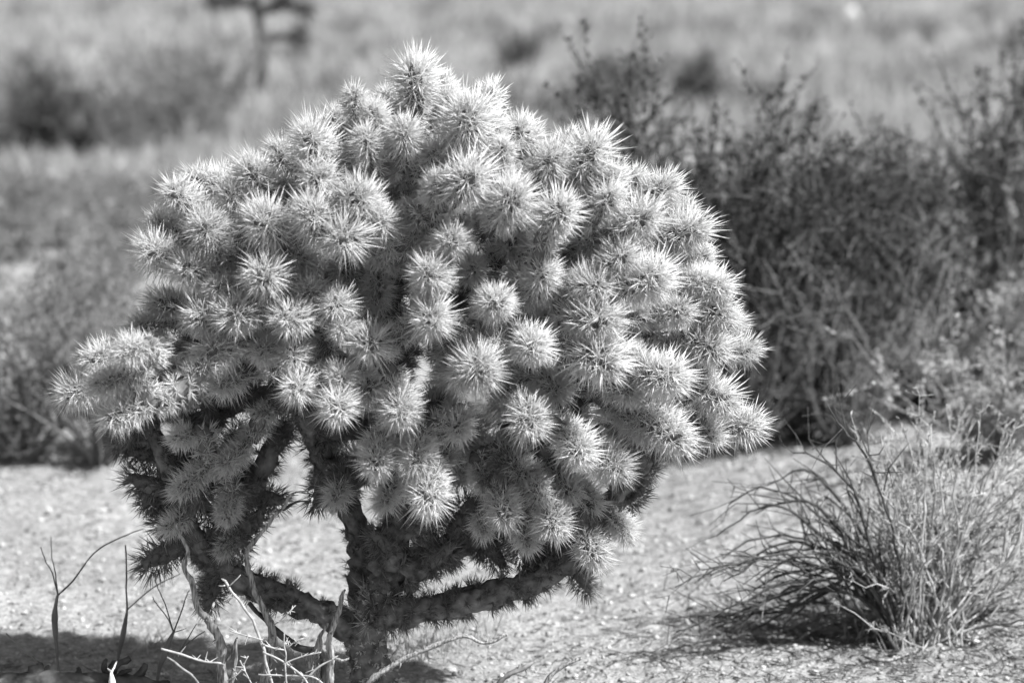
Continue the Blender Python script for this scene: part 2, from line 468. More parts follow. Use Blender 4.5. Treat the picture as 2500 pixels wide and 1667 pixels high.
# ---- joints seen in the photograph: pixel, reach of the spines in pixels, depth factor
B = [
 (1017,172,74,1),(861,225,48,.9),(912,264,50,1),(887,326,55,1),(984,315,62,1),(1096,240,58,.3),(1143,286,88,1.1),(1196,238,62,-.4),
 (1230,358,52,1),(1299,326,62,.1),(1353,380,66,1),(1447,365,82,1),(1150,427,78,1.1),(1071,445,55,1),(1234,416,50,.9),(1252,485,78,1.1),
 (1375,506,78,1.1),(1342,425,55,.5),(1497,430,58,.9),(1490,481,58,1),(1624,459,64,.7),(1570,532,72,1.05),(999,506,48,.7),(1017,561,48,.7),
 (1104,590,58,1),(1049,661,64,1.05),(865,467,74,1.05),(926,532,58,.9),(833,575,74,1.05),(1525,625,62,1),(981,402,58,.6),(1252,586,62,.45),
 (1450,586,58,.6),(1331,661,58,.9),(1393,687,44,.75),(1469,701,64,1),(1606,676,84,1.1),(1053,780,68,1.05),(1219,741,64,1),(814,744,55,.85),
 (829,809,50,.85),(901,842,68,.9),(1216,842,54,.8),(1306,849,68,1.05),(1469,784,78,1.05),(1479,878,102,1.15),(1172,900,78,1.05),(1563,878,50,.8),
 (1642,921,74,1.1),(825,921,50,.95),(818,1001,70,1.1),(981,1015,72,1.05),(1118,1048,55,.75),(1292,1033,82,1.1),(1422,1112,74,1.1),(1613,1000,58,.7),
 (1655,1070,76,1.1),(919,614,54,.6),(919,733,54,.5),(1697,560,72,.8),(1711,683,60,.8),(1751,700,66,.9),(1766,765,66,1),(1748,853,68,1),
 (1823,856,52,.8),(1686,849,48,.7),(1722,907,44,.7),(1766,976,74,1),(1838,1041,76,1),(1740,1066,58,.8),
 (752,336,80,1),(614,419,68,.9),(419,466,64,.9),(560,473,54,.9),(770,423,64,1),(535,430,54,.1),(499,555,70,1),(632,528,78,1.05),(757,522,74,1.05),
 (366,609,68,.9),(443,654,62,1),(528,703,46,.95),(636,670,80,1.1),(720,634,60,.75),(748,707,54,.8),(388,741,60,.1),
 (481,773,72,1.05),(567,770,78,1.1),(701,777,72,1.05),(506,856,72,1.05),(632,860,54,.9),(708,874,54,.9),(300,864,60,2.2),(372,907,55,.6),
 (231,874,52,1.5),(239,939,54,2.6),(163,961,58,4),(260,1023,62,2.6),(528,939,58,.8),(719,954,64,1),(351,965,48,.4),(416,976,48,.4),
 (426,1070,50,.6),(553,1129,50,.5),(441,1194,54,.6),(408,1288,46,.6),(549,1266,50,.5),(549,1338,42,.5),(502,1440,48,.4),
 (919,1136,64,1),(1013,1128,64,1),(1046,1222,70,1.1),(1277,1158,52,.6),(1234,1262,64,.9),(1317,1208,52,.7),(1357,1288,64,.95),(1450,1353,68,1),
 (1515,1150,70,1),(1530,1302,48,.7),(937,1226,52,.7),(1450,1233,54,.6),(815,1223,50,.4),(1190,1183,54,.5),(1180,1290,50,.5),(1290,1330,50,.6),
 (1390,1200,55,.6),(640,1010,40,.3),(590,770,40,.6),(1560,770,60,.6),(1660,760,60,.8),(1600,590,55,.5),(1130,520,50,.5),(700,720,50,.5),
 (1090,1120,50,.4),(880,900,50,.5),(1360,950,60,.6),(1240,960,50,.4),(1540,960,60,.8),(1580,1060,60,.8),(1330,590,55,.6),(1160,650,50,.5),
 (680,372,62,.5),(820,285,50,.4),(470,440,55,.6),(1270,310,55,.2),(1390,345,60,.3),(1550,440,58,.4),(1660,520,58,.3),(1725,625,58,.5),(1790,790,55,.4),(945,230,50,.3),(1080,195,52,.2),(385,545,52,.5),(1210,300,52,.4),(580,440,52,.3),
 (865,680,58,-.3),(880,1030,58,-.3),(1070,980,62,-.3),(1180,1070,62,-.3),(1060,1250,62,-.2),(960,900,62,-.3),(1130,1160,60,-.2),(800,1080,55,-.2),(1250,720,60,-.2),(1350,780,60,-.1),(700,980,50,-.2),
 (430,560,52,.5),(690,450,55,.6),(820,400,60,.7),(930,430,50,.5),(1060,370,60,.8),(1400,440,50,.8),(640,590,50,.5),(340,800,50,.2),
]
DARK = [   # pruned-looking old joints of the low left limb, shade painted into their spines: from pixel, to pixel, depth
 ((450,1330),(345,1385),-.06), ((480,1290),(380,1270),-.03), ((430,1200),(322,1165),-.02), ((600,1215),(702,1222),-.02),
 ((660,1110),(705,1035),-.01), ((540,1390),(505,1480),-.06), ((400,1110),(312,1100),.0), ((560,980),(630,965),.0), ((370,1060),(300,1075),.02),
 ((1400,1380),(1440,1445),-.05), ((1480,1240),(1570,1195),.0), ((800,1150),(770,1240),.03), ((1520,1180),(1600,1130),.02), ((450,1240),(352,1215),.03),
 ((520,1180),(560,1110),-.04), ((470,1210),(530,1260),.0), ((560,1150),(590,1230),.01), ((440,1130),(500,1060),.02), ((500,1330),(560,1260),.0), ((420,1280),(470,1350),.0), ((600,1300),(640,1240),-.03), ((560,1090),(600,1040),.03),
 ((1180,1320),(1235,1392),.0), ((1250,1270),(1290,1372),-.03), ((1300,1330),(1352,1395),-.02), ((1290,1240),(1250,1335),.03), ((1100,1345),(1025,1318),-.03), ((1000,1300),(1085,1262),-.05), ((1100,1310),(1145,1225),-.04), ((1180,1260),(1205,1185),-.02), ((1040,1385),(1105,1330),-.05), ((1330,1300),(1400,1360),.02), ((1210,1300),(1170,1352),.03), ((980,1250),(1060,1200),.0), ((1350,1220),(1300,1290),.02), ((960,1350),(900,1290),-.04),
 ((340,1010),(290,1100),-.03), ((450,1150),(520,1190),-.02), ((400,1180),(350,1240),.01), ((600,1180),(560,1090),.02), ((480,1050),(440,1000),.02),
 ((500,1180),(470,1240),-.10), ((620,1190),(560,1210),-.06), ((470,1100),(430,1150),.05), ((520,1300),(600,1330),-.08), ((360,1040),(300,1050),-.05),
]
def crown_depth(px, py):
    u = (px - 1000) / 880.0
    v = (py - 730) / (640.0 if py < 730 else 900.0)
    q = max(1 - u * u - v * v, 0.03)
    return u, v, 0.275 * math.sqrt(q)
targets = []
for (px, py, r, k) in B:
    u, v, d = crown_depth(px, py)
    y = -d * k if k > 0 else d * -k
    P = np.array(at(px, py, y))
    ax = np.array([u / 0.60, -math.copysign(max(d, .10), k) / 0.20 * (0.9 if k > .6 else .75), -v / 0.55 + 0.22])
    ax = unit(ax + RNG.normal(0, 0.42 if RNG.random() < .15 else 0.18, 3))
    targets.append((P, ax, r * 1.08 / 1510.0 / 0.050))
def inside(px, py, m=55):
    up = any(abs(b_[0] - px) < 75 and b_[1] < py - m for b_ in B)
    lf = any(abs(b_[1] - py) < 80 and b_[0] < px - m for b_ in B)
    rt = any(abs(b_[1] - py) < 80 and b_[0] > px + m for b_ in B)
    return up and lf and rt
# the far side of the crown, and fill between the joints one can name
for q in range(54):
    f = (q + 0.5) / 54
    th = 2.39996 * q; rr = math.sqrt(f)
    u, v = rr * math.cos(th) * 0.93, rr * math.sin(th) * 0.93
    px, py = 1000 + u * 850, 710 + v * (600 if v < 0 else 520)
    if u < -.15 and v > .35: continue
    if not inside(px, py): continue
    y = 0.03 + 0.19 * math.sqrt(max(1 - u * u - v * v, 0.02))
    ax = unit(np.array([u, 0.8, -v + 0.3]) + RNG.normal(0, 0.25, 3))
    targets.append((np.array(at(px, py, y)), ax, 1.0 + 0.3 * RNG.random()))
cnt = 0; tries = 0
pts0 = [t_[0] for t_ in targets]
while cnt < 26 and tries < 4000:
    tries += 1
    u, v = RNG.uniform(-.85, .9), RNG.uniform(-.9, .62)
    if u * u + v * v > 0.8 or (u < -.2 and v > .25): continue
    px, py = 1000 + u * 860, 730 + v * (620 if v < 0 else 760)
    if not inside(px, py): continue
    _, _, d = crown_depth(px, py)
    P = np.array(at(px, py, -d * RNG.uniform(.15, .7)))
    if min(np.linalg.norm(P - p_) for p_ in pts0) < 0.052: continue
    pts0.append(P); cnt += 1
    ax = unit(np.array([u / .6, -d / .3, -v / .55 + .25]) + RNG.normal(0, .35, 3))
    targets.append((P, ax, RNG.uniform(.85, 1.1)))

def place_joint(P_tip, ax, s, kinds, i, name='joint'):
    stem, sp = kinds[i % len(kinds)]
    L = max(v.co.z for v in stem.vertices)
    base = P_tip - ax * L * s
    q = Vector((0, 0, 1)).rotation_difference(Vector(ax)) @ Quaternion((0, 0, 1), RNG.random() * 6.283)
    j = obj(name, stem, cactus, Vector(base - C0))
    j.rotation_mode = 'QUATERNION'; j.rotation_quaternion = q
    j.scale = (s, s, s * RNG.uniform(.9, 1.1))
    so = obj('spines', sp, j); so['kind'] = 'stuff'
    return base, L * s
order = sorted(range(len(targets)), key=lambda q: min(np.linalg.norm(targets[q][0] - n_[0]) for n_ in NODES))
nchain = 0
for q in order:
    P, ax, s = targets[q]
    tip = P + ax * 0.010 * s
    base, L = place_joint(tip, ax, s, JOINTS, int(RNG.integers(0, 10)))
    NP = np.array([n_[0] for n_ in NODES])
    dv = base - NP; ds = np.linalg.norm(dv, axis=1)
    pen = ds * (1 + 0.7 * np.clip(-(dv @ ax) / np.maximum(ds, 1e-6) + 0.3, 0, 2))
    w = int(np.argmin(pen)); n0, r0 = NODES[w]
    NODES.append((base.copy(), 0.013)); NODES.append((base + ax * L * .5, 0.013))
    if ds[w] < 0.022: continue
    d = ds[w]
    c1 = n0 + (base - n0) * 0.35 + np.array([0, 0, -0.02 * d / .15]) + RNG.normal(0, 0.006, 3)
    c2 = base - ax * d * 0.38
    n = max(5, int(d / 0.007))
    t_ = np.linspace(0, 1, n)[:, None]
    Pc = (1 - t_) ** 3 * n0 + 3 * (1 - t_) ** 2 * t_ * c1 + 3 * (1 - t_) * t_ ** 2 * c2 + t_ ** 3 * base
    sl = np.linspace(0, d, n)
    Rc = 0.0125 * (1 + 0.16 * np.abs(np.sin(sl / 0.075 * math.pi + 0.4)))
    V, F = tubercled(Pc - C0, Rc, RNG)
    part = obj('side_branch', mesh_np('side_branch', V, F, M['stem'], True), cactus)
    A, Nn = limb_spines(Pc - C0, Rc, RNG, 6000, 0, 0, 0)
    if len(A):
        mb = MB(); mb.add(*spine_cloud(A, Nn, 10, 0.010, 0.031, 0.0008, 0.0019, RNG, 0.9))
        so = obj('spines', mb.mesh('spines', M['spine'] if P[1] < -.08 and P[2] > .42 else M['old_shaded_spine']), part); so['kind'] = 'stuff'  # upper front branches white, the rest greyer with shade in the colour
    for i_ in range(3, n - 1, 5): NODES.append((Pc[i_].copy(), 0.0125))
    nchain += 1
for i_, (a_, b_, y) in enumerate(DARK):
    p0, p1 = np.array(at(a_[0], a_[1], y * .6)), np.array(at(b_[0], b_[1], y))
    ax = unit(p1 - p0); L = np.linalg.norm(p1 - p0)
    place_joint(p1, ax, min(1.25, max(.85, L / 0.07)), DARKJ, i_)
print('joints', len(targets) + len(DARK), 'chains', nchain)

# ================================================================== SHRUBS
def leaf_quads(P, D, L, W, rng):
    n = len(P); D = unit(D); U, X = frame(D)
    a = rng.random(n) * 6.283
    S = U * np.cos(a)[:, None] + X * np.sin(a)[:, None]
    V = np.stack([P, P + D * (L * .5)[:, None] + S * (W * .5)[:, None], P + D * L[:, None], P + D * (L * .5)[:, None] - S * (W * .5)[:, None]], 1)
    f = np.array([[0, 1, 2], [0, 2, 3]])
    return V.reshape(-1, 3), (np.arange(n)[:, None, None] * 4 + f).reshape(-1, 3)

def make_shrub(seed, h, spread, nst, ntw, nleaf, leaf_l, leaf_w, r0, upright=0.5, wig=0.12, clump=0.0):
    """stems fan out from a root; twigs fork from the stems; leaves sit along the twigs"""
    rng = np.random.default_rng(seed)
    st, lf = MB(), MB()
    tw_p, tw_d = [], []
    for s in range(nst):
        az = rng.random() * 6.283; lean = spread * math.sqrt(rng.random())
        d = np.array([math.cos(az) * lean, math.sin(az) * lean, 1.0]); d /= np.linalg.norm(d)
        ln = h * rng.uniform(.65, 1.05) / max(d[2], .45)
        n = 8; p = np.array([rng.normal(0, .02 * h), rng.normal(0, .02 * h), 0]); pts = [p]
        for q in range(n):
            d = unit(d + rng.normal(0, wig, 3) + np.array([0, 0, upright * .12])); p = p + d * ln / n
            pts.append(p)
        pts = np.array(pts); rr = np.linspace(r0, r0 * .3, n + 1)
        st.add(*tube(pts, rr, 4, cap=False))
        for t in range(ntw):
            k = rng.integers(2, n + 1); b = pts[k - 1] + (pts[k] - pts[k - 1]) * rng.random()
            if clump and float(vnoise((b[0] + .6 * b[2]) * clump + seed, (b[1] - .7 * b[2]) * clump)) + .5 * float(vnoise((b[0] - b[2]) * clump * 2, (b[1] + b[2]) * clump * 2 + seed)) < -.10: continue
            dd = unit(d * .5 + rng.normal(0, .55, 3) + np.array([0, 0, .35])); l2 = h * rng.uniform(.10, .28)
            q1 = b + dd * l2 * .5; dd2 = unit(dd + rng.normal(0, .25, 3)); q2 = q1 + dd2 * l2 * .5
            st.add(*tube(np.array([b, q1, q2]), np.array([r0 * .4, r0 * .3, r0 * .15]), 3, cap=False))
            u = rng.random(nleaf)[:, None]
            tw_p.append(b + (q2 - b) * u); tw_d.append(np.repeat(dd2[None], nleaf, 0))
    P = np.concatenate(tw_p); D = np.concatenate(tw_d) * .5 + rng.normal(0, .6, (len(P), 3))
    n = len(P)
    lf.add(*leaf_quads(P, D, leaf_l * rng.uniform(.6, 1.2, n), leaf_w * rng.uniform(.6, 1.2, n), rng))
    return st, lf
KIND = {}
def kind(key, nvar, stem_m, leaf_m, **kw):
    KIND[key] = []
    for q in range(nvar):
        st, lf = make_shrub(500 + 17 * q + sum(map(ord, key)), **kw)
        KIND[key].append((st.mesh('stems', M[stem_m]), lf.mesh('foliage', M[leaf_m])))
kind('grey', 3, 'twig_mid', 'leaf_mid', h=.5, spread=.9, nst=46, ntw=13, nleaf=16, leaf_l=.014, leaf_w=.006, r0=.004, clump=11)
kind('dark', 3, 'twig_brown', 'leaf_dark', h=.9, spread=.7, nst=54, ntw=30, nleaf=20, leaf_l=.020, leaf_w=.008, r0=.006, clump=7)
kind('pale', 2, 'twig_mid', 'leaf_pale', h=.5, spread=1.0, nst=40, ntw=10, nleaf=26, leaf_l=.020, leaf_w=.010, r0=.004, clump=10)
kind('twiggy', 2, 'twig_mid', 'leaf_mid', h=.7, spread=.8, nst=60, ntw=10, nleaf=4, leaf_l=.012, leaf_w=.005, r0=.0045)
kind('far', 4, 'twig_mid', 'leaf_far', h=.6, spread=1.0, nst=26, ntw=9, nleaf=9, leaf_l=.035, leaf_w=.018, r0=.006)
kind('farpale', 2, 'twig_mid', 'leaf_farpale', h=.5, spread=1.1, nst=24, ntw=9, nleaf=9, leaf_l=.035, leaf_w=.018, r0=.006)
HT = dict(grey=.5, dark=.9, pale=.5, twiggy=.7, far=.6, farpale=.5)
def shrub(k, loc, height, label, group=None, var=None, wide=1.0, name='desert_shrub'):
    var = random.randrange(len(KIND[k])) if var is None else var
    s = height / HT[k]
    r = empty(name, Vector(loc) - Vector((0, 0, .01)), random.random() * 6.28, 1)
    r.scale = (s * wide, s * wide, s)
    tag(r, label, 'shrub', group)
    obj('stems', KIND[k][var][0], r); f = obj('foliage', KIND[k][var][1], r)
    return r

# left, behind the cactus
shrub('grey', ground(60, 1125), .42, 'dense grey-leaved shrub cut by the left edge, behind the pale ground', var=0, wide=1.2)
shrub('grey', ground(250, 1130), .40, 'dense grey-leaved shrub just left of the cactus, behind its left arm', var=1, wide=1.1)
shrub('grey', ground(150, 985), .38, 'grey shrub in the second row behind the two left shrubs', var=2, wide=1.2)
shrub('grey', ground(420, 1030), .38, 'grey shrub mostly hidden behind the left side of the cactus crown', var=0, wide=1.2)
shrub('pale', ground(-60, 800), .26, 'paler shrub at the far left edge above the grey shrubs', var=1, wide=1.3)
shrub('farpale', ground(230, 760), .24, 'pale blurred shrub above the dense left shrubs', var=0, wide=1.3)
for i_, (px, py, h) in enumerate(((20, 640, .22), (150, 610, .20), (290, 640, .22), (400, 600, .2), (90, 540, .18), (230, 530, .18))):
    shrub('grey' if i_ % 2 else 'farpale', ground(px, py), h, 'low grey bush in the blurred row above the left shrubs', 'low bushes in the row above the left shrubs', var=i_ % 2, wide=1.5)
# right, behind the cactus
shrub('dark', ground(1640, 1090), .82, 'tall dark shrub directly behind the right side of the cactus', var=0)
shrub('dark', ground(1960, 1075), .70, 'tall dark shrub behind the gap between cactus and front bush', var=1, wide=1.1)
shrub('dark', ground(2230, 1000), .62, 'tall dark shrub behind the upright twigs of the front bush', var=2, wide=1.1)
shrub('dark', ground(2500, 960), .78, 'tallest dark shrub at the right edge, reaching highest in the frame', var=0, wide=1.0)
shrub('dark', ground(1800, 900), .60, 'dark shrub in the back row whose top shows right of the crown', var=1)
shrub('dark', ground(2130, 860), .48, 'dark shrub in the back row, middle of the right thicket', var=2)
shrub('twiggy', ground(1800, 1110), .5, 'pale twiggy bush with few leaves right behind the cactus edge', var=0, wide=1.2)
shrub('twiggy', ground(2060, 1085), .5, 'pale twiggy bush with arching stems behind the front bush', var=1, wide=1.3)
shrub('pale', ground(2420, 1120), .27, 'low pale-leaved shrub at the right edge behind the front bush', var=0, wide=1.3)
shrub('pale', ground(2330, 1030), .46, 'pale-leaved shrub standing out against the dark thicket on the right', var=1, wide=1.1)

# scattered bushes of the slope behind
far_list = [  # px, py of the foot, height, kind
 (95,395,.62,'dark'),(40,400,.5,'far'),(205,400,.45,'dark'),(290,405,.4,'far'),(340,425,.42,'far'),(430,400,.6,'far'),(380,330,.55,'far'),(500,330,.62,'far'),(440,290,.55,'far'),(590,390,.28,'far'),
 (40,190,.22,'far'),(20,250,.22,'far'),(180,150,.22,'dark'),(720,370,.25,'far'),(790,280,.36,'far'),(860,120,.36,'far'),(930,170,.3,'farpale'),
 (1270,200,.42,'dark'),(1290,330,.40,'far'),(1390,330,.42,'far'),(1480,320,.50,'dark'),(1340,130,.3,'far'),(1450,120,.3,'farpale'),(1560,300,.45,'dark'),
 (1700,300,.5,'dark'),(1850,310,.4,'far'),(2000,80,.3,'far'),(2160,120,.3,'far'),(2270,110,.3,'farpale'),(2200,260,.32,'farpale'),(2290,230,.34,'farpale'),
 (1950,140,.3,'farpale'),(2400,70,.3,'far'),(2450,160,.4,'far'),(1620,120,.3,'farpale'),(1750,110,.3,'farpale'),(1180,110,.3,'farpale'),(720,180,.3,'farpale'),
 (250,60,.3,'farpale'),(450,70,.3,'farpale'),(60,70,.3,'farpale'),(540,160,.3,'far'),(300,560,.34,'farpale'),(60,560,.34,'farpale'),(450,540,.3,'farpale'),(1050,60,.3,'far'),
 (-150,300,.4,'far'),(-120,480,.4,'far'),(2650,300,.5,'far'),(2700,120,.4,'far')]
FAR_LABEL = {(95, 395): 'darkest blurred bush near the left edge, below the boulders', (1270, 200): 'small isolated dark bush on the slope just right of the crown top',
             (1480, 320): 'blurred dark bush at the left end of the right thicket', (500, 330): 'blurred grey bush standing just left of the tree trunk', (720, 370): 'blurred low bush just right of the tree foot'}
for (px, py, h, k) in far_list:
    h *= .70
    shrub(k, ground(px, py), h, FAR_LABEL.get((px, py)) or ('small blurred dark bush on the slope behind' if k != 'farpale' else 'small blurred pale bush on the slope behind'),
          'dark bushes scattered on the slope' if k != 'farpale' else 'pale bushes scattered on the slope', wide=1.1)
for q in range(90):
    y = 18 + 60 * RNG.random() ** 1.5; x = RNG.uniform(-.3, .3) * (y + 6)
    k = 'far' if RNG.random() < .4 else 'farpale'
    shrub(k, (x, y, float(terrain(x, y))), RNG.uniform(.16, .34), 'small blurred dark bush on the slope behind' if k != 'farpale' else 'small blurred pale bush on the slope behind',
          'dark bushes scattered on the slope' if k != 'farpale' else 'pale bushes scattered on the slope', wide=1.2)

# dry grass over the slope
mb = MB()
n = 22000
yy = 6.5 + 40 * RNG.random(n) ** 1.7; xx = RNG.uniform(-.26, .26, n) * (yy + 5.5)
keep = ~((yy < 7.6) & (np.abs(xx) < .9))
dens = vnoise(xx * .8, yy * .8) + vnoise(xx * 2.2, yy * 2.2 + 9) * .6 > -.28
xx, yy = xx[keep & dens], yy[keep & dens]
nb = 16
P = np.repeat(np.stack([xx, yy, terrain(xx, yy)], 1), nb, 0)
P[:, :2] += RNG.normal(0, .035, (len(P), 2))
D = RNG.normal(0, .45, (len(P), 3)); D[:, 2] = 1
mb.add(*leaf_quads(P, D, RNG.uniform(.08, .24, len(P)), RNG.uniform(.004, .010, len(P)), RNG))
tag(obj('dry_grass', mb.mesh('dry_grass', M['straw'])), 'pale dry grass covering the slope behind the shrubs', 'grass', kind='stuff')

# pale boulders on the slope
def rock_mesh(seed, flat=.75):
    rng = np.random.default_rng(seed)
    import bmesh
    bm = bmesh.new(); bmesh.ops.create_icosphere(bm, subdivisions=3, radius=1)
    off = rng.random(3) * 50
    for v in bm.verts:
        c = v.co
        f = 1 + .45 * float(vnoise(c.x * 1.3 + off[0] + c.z, c.y * 1.3 + off[1])) + .22 * float(vnoise(c.x * 3 + off[2], c.z * 3 + c.y * 2))
        v.co = Vector((c.x * f, c.y * f * .9, c.z * f * flat))
    me = bpy.data.meshes.new('boulder'); bm.to_mesh(me); bm.free(); me.materials.append(M['rock'])
    for p in me.polygons: p.use_smooth = True
    return me
for (px, py, wpx, lab) in ((343, 78, 22, 'pale round boulder highest up the left slope'), (335, 165, 15, 'small pale boulder between two others on the left slope'),
                           (346, 265, 23, 'pale round boulder lowest of three on the left slope'), (2075, 70, 30, 'pale upright boulder on the slope above the right thicket')):
    g = ground(px, py); r = wpx / FPX * (g.y + CAM_D)
    o = obj('boulder', rock_mesh(px), None, g + Vector((0, 0, r * .55))); o.scale = (r, r, r * (1.5 if px == 2075 else 1)); o.rotation_euler = (0, 0, px)
    tag(o, lab, 'boulder', 'pale boulders on the slope')

# young tree with a bare trunk and crooked arms on the slope
g = ground(632, 290); yb = g.y
tree = empty('yucca_tree', g)
tag(tree, 'blurred dark tree with crooked arms and spiky heads on the slope', 'tree')
def tp(px, py, dy=0): return np.array(at(px, py, yb + dy) - g)
def mk(name, pl, parent, mat, sides=8):
    P, R = resample([tp(*p[:2]) for p in pl], [p[2] for p in pl], .03)
    V, F = tube(P, R * (1 + RNG.normal(0, .08, len(R))), sides, .08, RNG)
    return obj(name, mesh_np(name, V, F, mat, True), parent)
mk('trunk', [(630, 300, .036), (634, 240, .030), (640, 170, .027), (640, 100, .025), (628, 30, .024), (622, -40, .022)], tree, M['twig_dark'])
mk('limb', [(640, 110, .020), (655, 94, .021), (690, 90, .021), (735, 96, .020)], tree, M['twig_dark'])
mk('limb', [(624, 20, .024), (590, 5, .026), (530, 8, .024)], tree, M['twig_dark'])
mk('limb', [(630, 40, .022), (680, 10, .024), (720, 15, .024), (750, 30, .024)], tree, M['twig_dark'])
mb = MB()
for (px, py) in ((735, 92), (525, 8), (750, 25), (700, 8), (560, 4), (622, -50), (590, -60), (680, -50)):
    c = tp(px, py); n = 130
    D = unit(RNG.normal(0, 1, (n, 3)) + np.array([0, 0, .3]))
    mb.add(*needles(np.repeat(c[None], n, 0), D, RNG.uniform(.06, .12, n), np.full(n, .009), RNG, .3))
obj('crown', mb.mesh('crown', M['leaf_mid']), tree)

# ================================================================== FRONT BUSH AT THE RIGHT
fb = ground(2265, 1548)
bush = empty('broom_bush', fb)
tag(bush, 'sprawling bush at lower right with pale upright twigs and dark arching dead branches', 'shrub')
rng = np.random.default_rng(77)
def bpt(px, py, y): return np.array(at(px, py, y) - fb)
mb = MB(); tw = MB()
FP, FD, FL, FW = [], [], [], []
for q in range(190):
    px = rng.normal(2265, 48); y0 = fb.y + rng.normal(0.0, .045)
    fan = rng.uniform(-1, 1)
    tx = 2275 + fan * (360 if fan > 0 else 235) + rng.normal(0, 22)
    ty = 985 + 200 * rng.random() ** 1.2 + 150 * abs(fan) ** 2.0 + rng.normal(0, 18)
    if rng.random() < .42: ty += rng.uniform(60, 330)
    y1 = y0 + rng.normal(0.05, .12)
    b0 = bpt(px, 1540, y0); b0[2] = float(terrain(b0[0] + fb.x, y0)) - fb.z - .005
    e = bpt(tx, ty, y1)
    m1 = b0 + (e - b0) * .5 + np.array([(b0[0] - e[0]) * .10, 0, .03]) + rng.normal(0, .016, 3)
    P, R = resample([b0, m1, e], [.0021, .0016, .0008], .03)
    P[1:-1] += rng.normal(0, .0035, P[1:-1].shape)
    mb.add(*tube(P, R * rng.uniform(.7, 1.25), 4, cap=False))
    nf = 15
    i_ = rng.integers(len(P) // 3, len(P), nf)
    d = unit((P[-1] - P[0])[None] / np.linalg.norm(P[-1] - P[0]) + rng.normal(0, .55, (nf, 3)))
    l_ = rng.uniform(.012, .045, nf)
    FP.append(P[i_]); FD.append(d); FL.append(l_); FW.append(np.full(nf, .0021))
    k2 = 3
    u_ = rng.random((nf, k2, 1))
    FP.append((P[i_][:, None] + d[:, None] * l_[:, None, None] * u_).reshape(-1, 3))
    FD.append(unit(d[:, None] + rng.normal(0, .8, (nf, k2, 3))).reshape(-1, 3)); FL.append(rng.uniform(.004, .016, nf * k2)); FW.append(np.full(nf * k2, .0019))
tw.add(*needles(np.concatenate(FP), np.concatenate(FD), np.concatenate(FL), np.concatenate(FW), rng, .4))
M['broom'] = plain('pale_broom_twig', 0.16, 0.52, 40, 0.75)
tag(obj('upright_twigs', mb.mesh('upright_twigs', M['broom']), bush), kind='stuff')
tag(obj('fine_twigs', tw.mesh('fine_twigs', M['broom']), bush), kind='stuff')
arcs = [ # dark arching dead branches: pixels from root outwards, depth
 [(2200,1490),(2130,1350),(2050,1230),(1960,1150),(1880,1180)], [(2190,1490),(2090,1380),(1980,1290),(1880,1240),(1750,1300)],
 [(2190,1500),(2060,1400),(1960,1330),(1870,1340),(1800,1400)], [(2180,1500),(2050,1430),(1930,1420),(1800,1470),(1660,1535)],
 [(2200,1480),(2120,1330),(2080,1200),(2000,1120),(1930,1100)], [(2210,1480),(2170,1330),(2130,1180),(2080,1060),(2040,990)],
 [(2180,1490),(2040,1370),(1930,1310),(1820,1330),(1770,1370)], [(2200,1500),(2080,1440),(1990,1450),(1900,1500),(1840,1540)],
 [(2190,1490),(2080,1340),(1990,1240),(1900,1230),(1840,1260)], [(2180,1490),(2090,1420),(2000,1380),(1900,1400),(1830,1440)],
 [(2210,1490),(2140,1400),(2060,1300),(2000,1260)], [(2200,1500),(2100,1460),(1950,1440),(1780,1500),(1690,1500)],
 [(2280,1500),(2350,1400),(2420,1330),(2500,1250)], [(2280,1500),(2380,1430),(2500,1390),(2580,1380)], [(2290,1510),(2400,1490),(2520,1480)],
 [(2280,1500),(2330,1380),(2390,1280),(2450,1200)], [(2230,1490),(2180,1300),(2120,1120),(2070,1060),(2020,1000)], [(2300,1520),(2420,1520),(2560,1500)],
 [(2170,1500),(2030,1470),(1880,1490),(1740,1540)], [(2200,1490),(2110,1390),(2040,1350),(1940,1360),(1840,1420)],
 [(2190,1480),(2060,1310),(1950,1210),(1850,1190),(1780,1230)], [(2190,1500),(2070,1410),(1940,1370),(1850,1370),(1760,1420)],
 [(2200,1490),(2150,1420),(2080,1390),(1990,1400)], [(2270,1500),(2310,1400),(2360,1340),(2400,1320)],
]
for q in range(5):
    ex, ey = rng.uniform(1640, 1900), rng.uniform(1230, 1530)
    mx = (2190 + ex) / 2
    arcs.append([(2200, 1495), (2120, 1495 - rng.uniform(60, 150)), (mx, min(1500, (1495 + ey) / 2 - rng.uniform(20, 150))), (ex + 90, ey - 25), (ex, ey)])
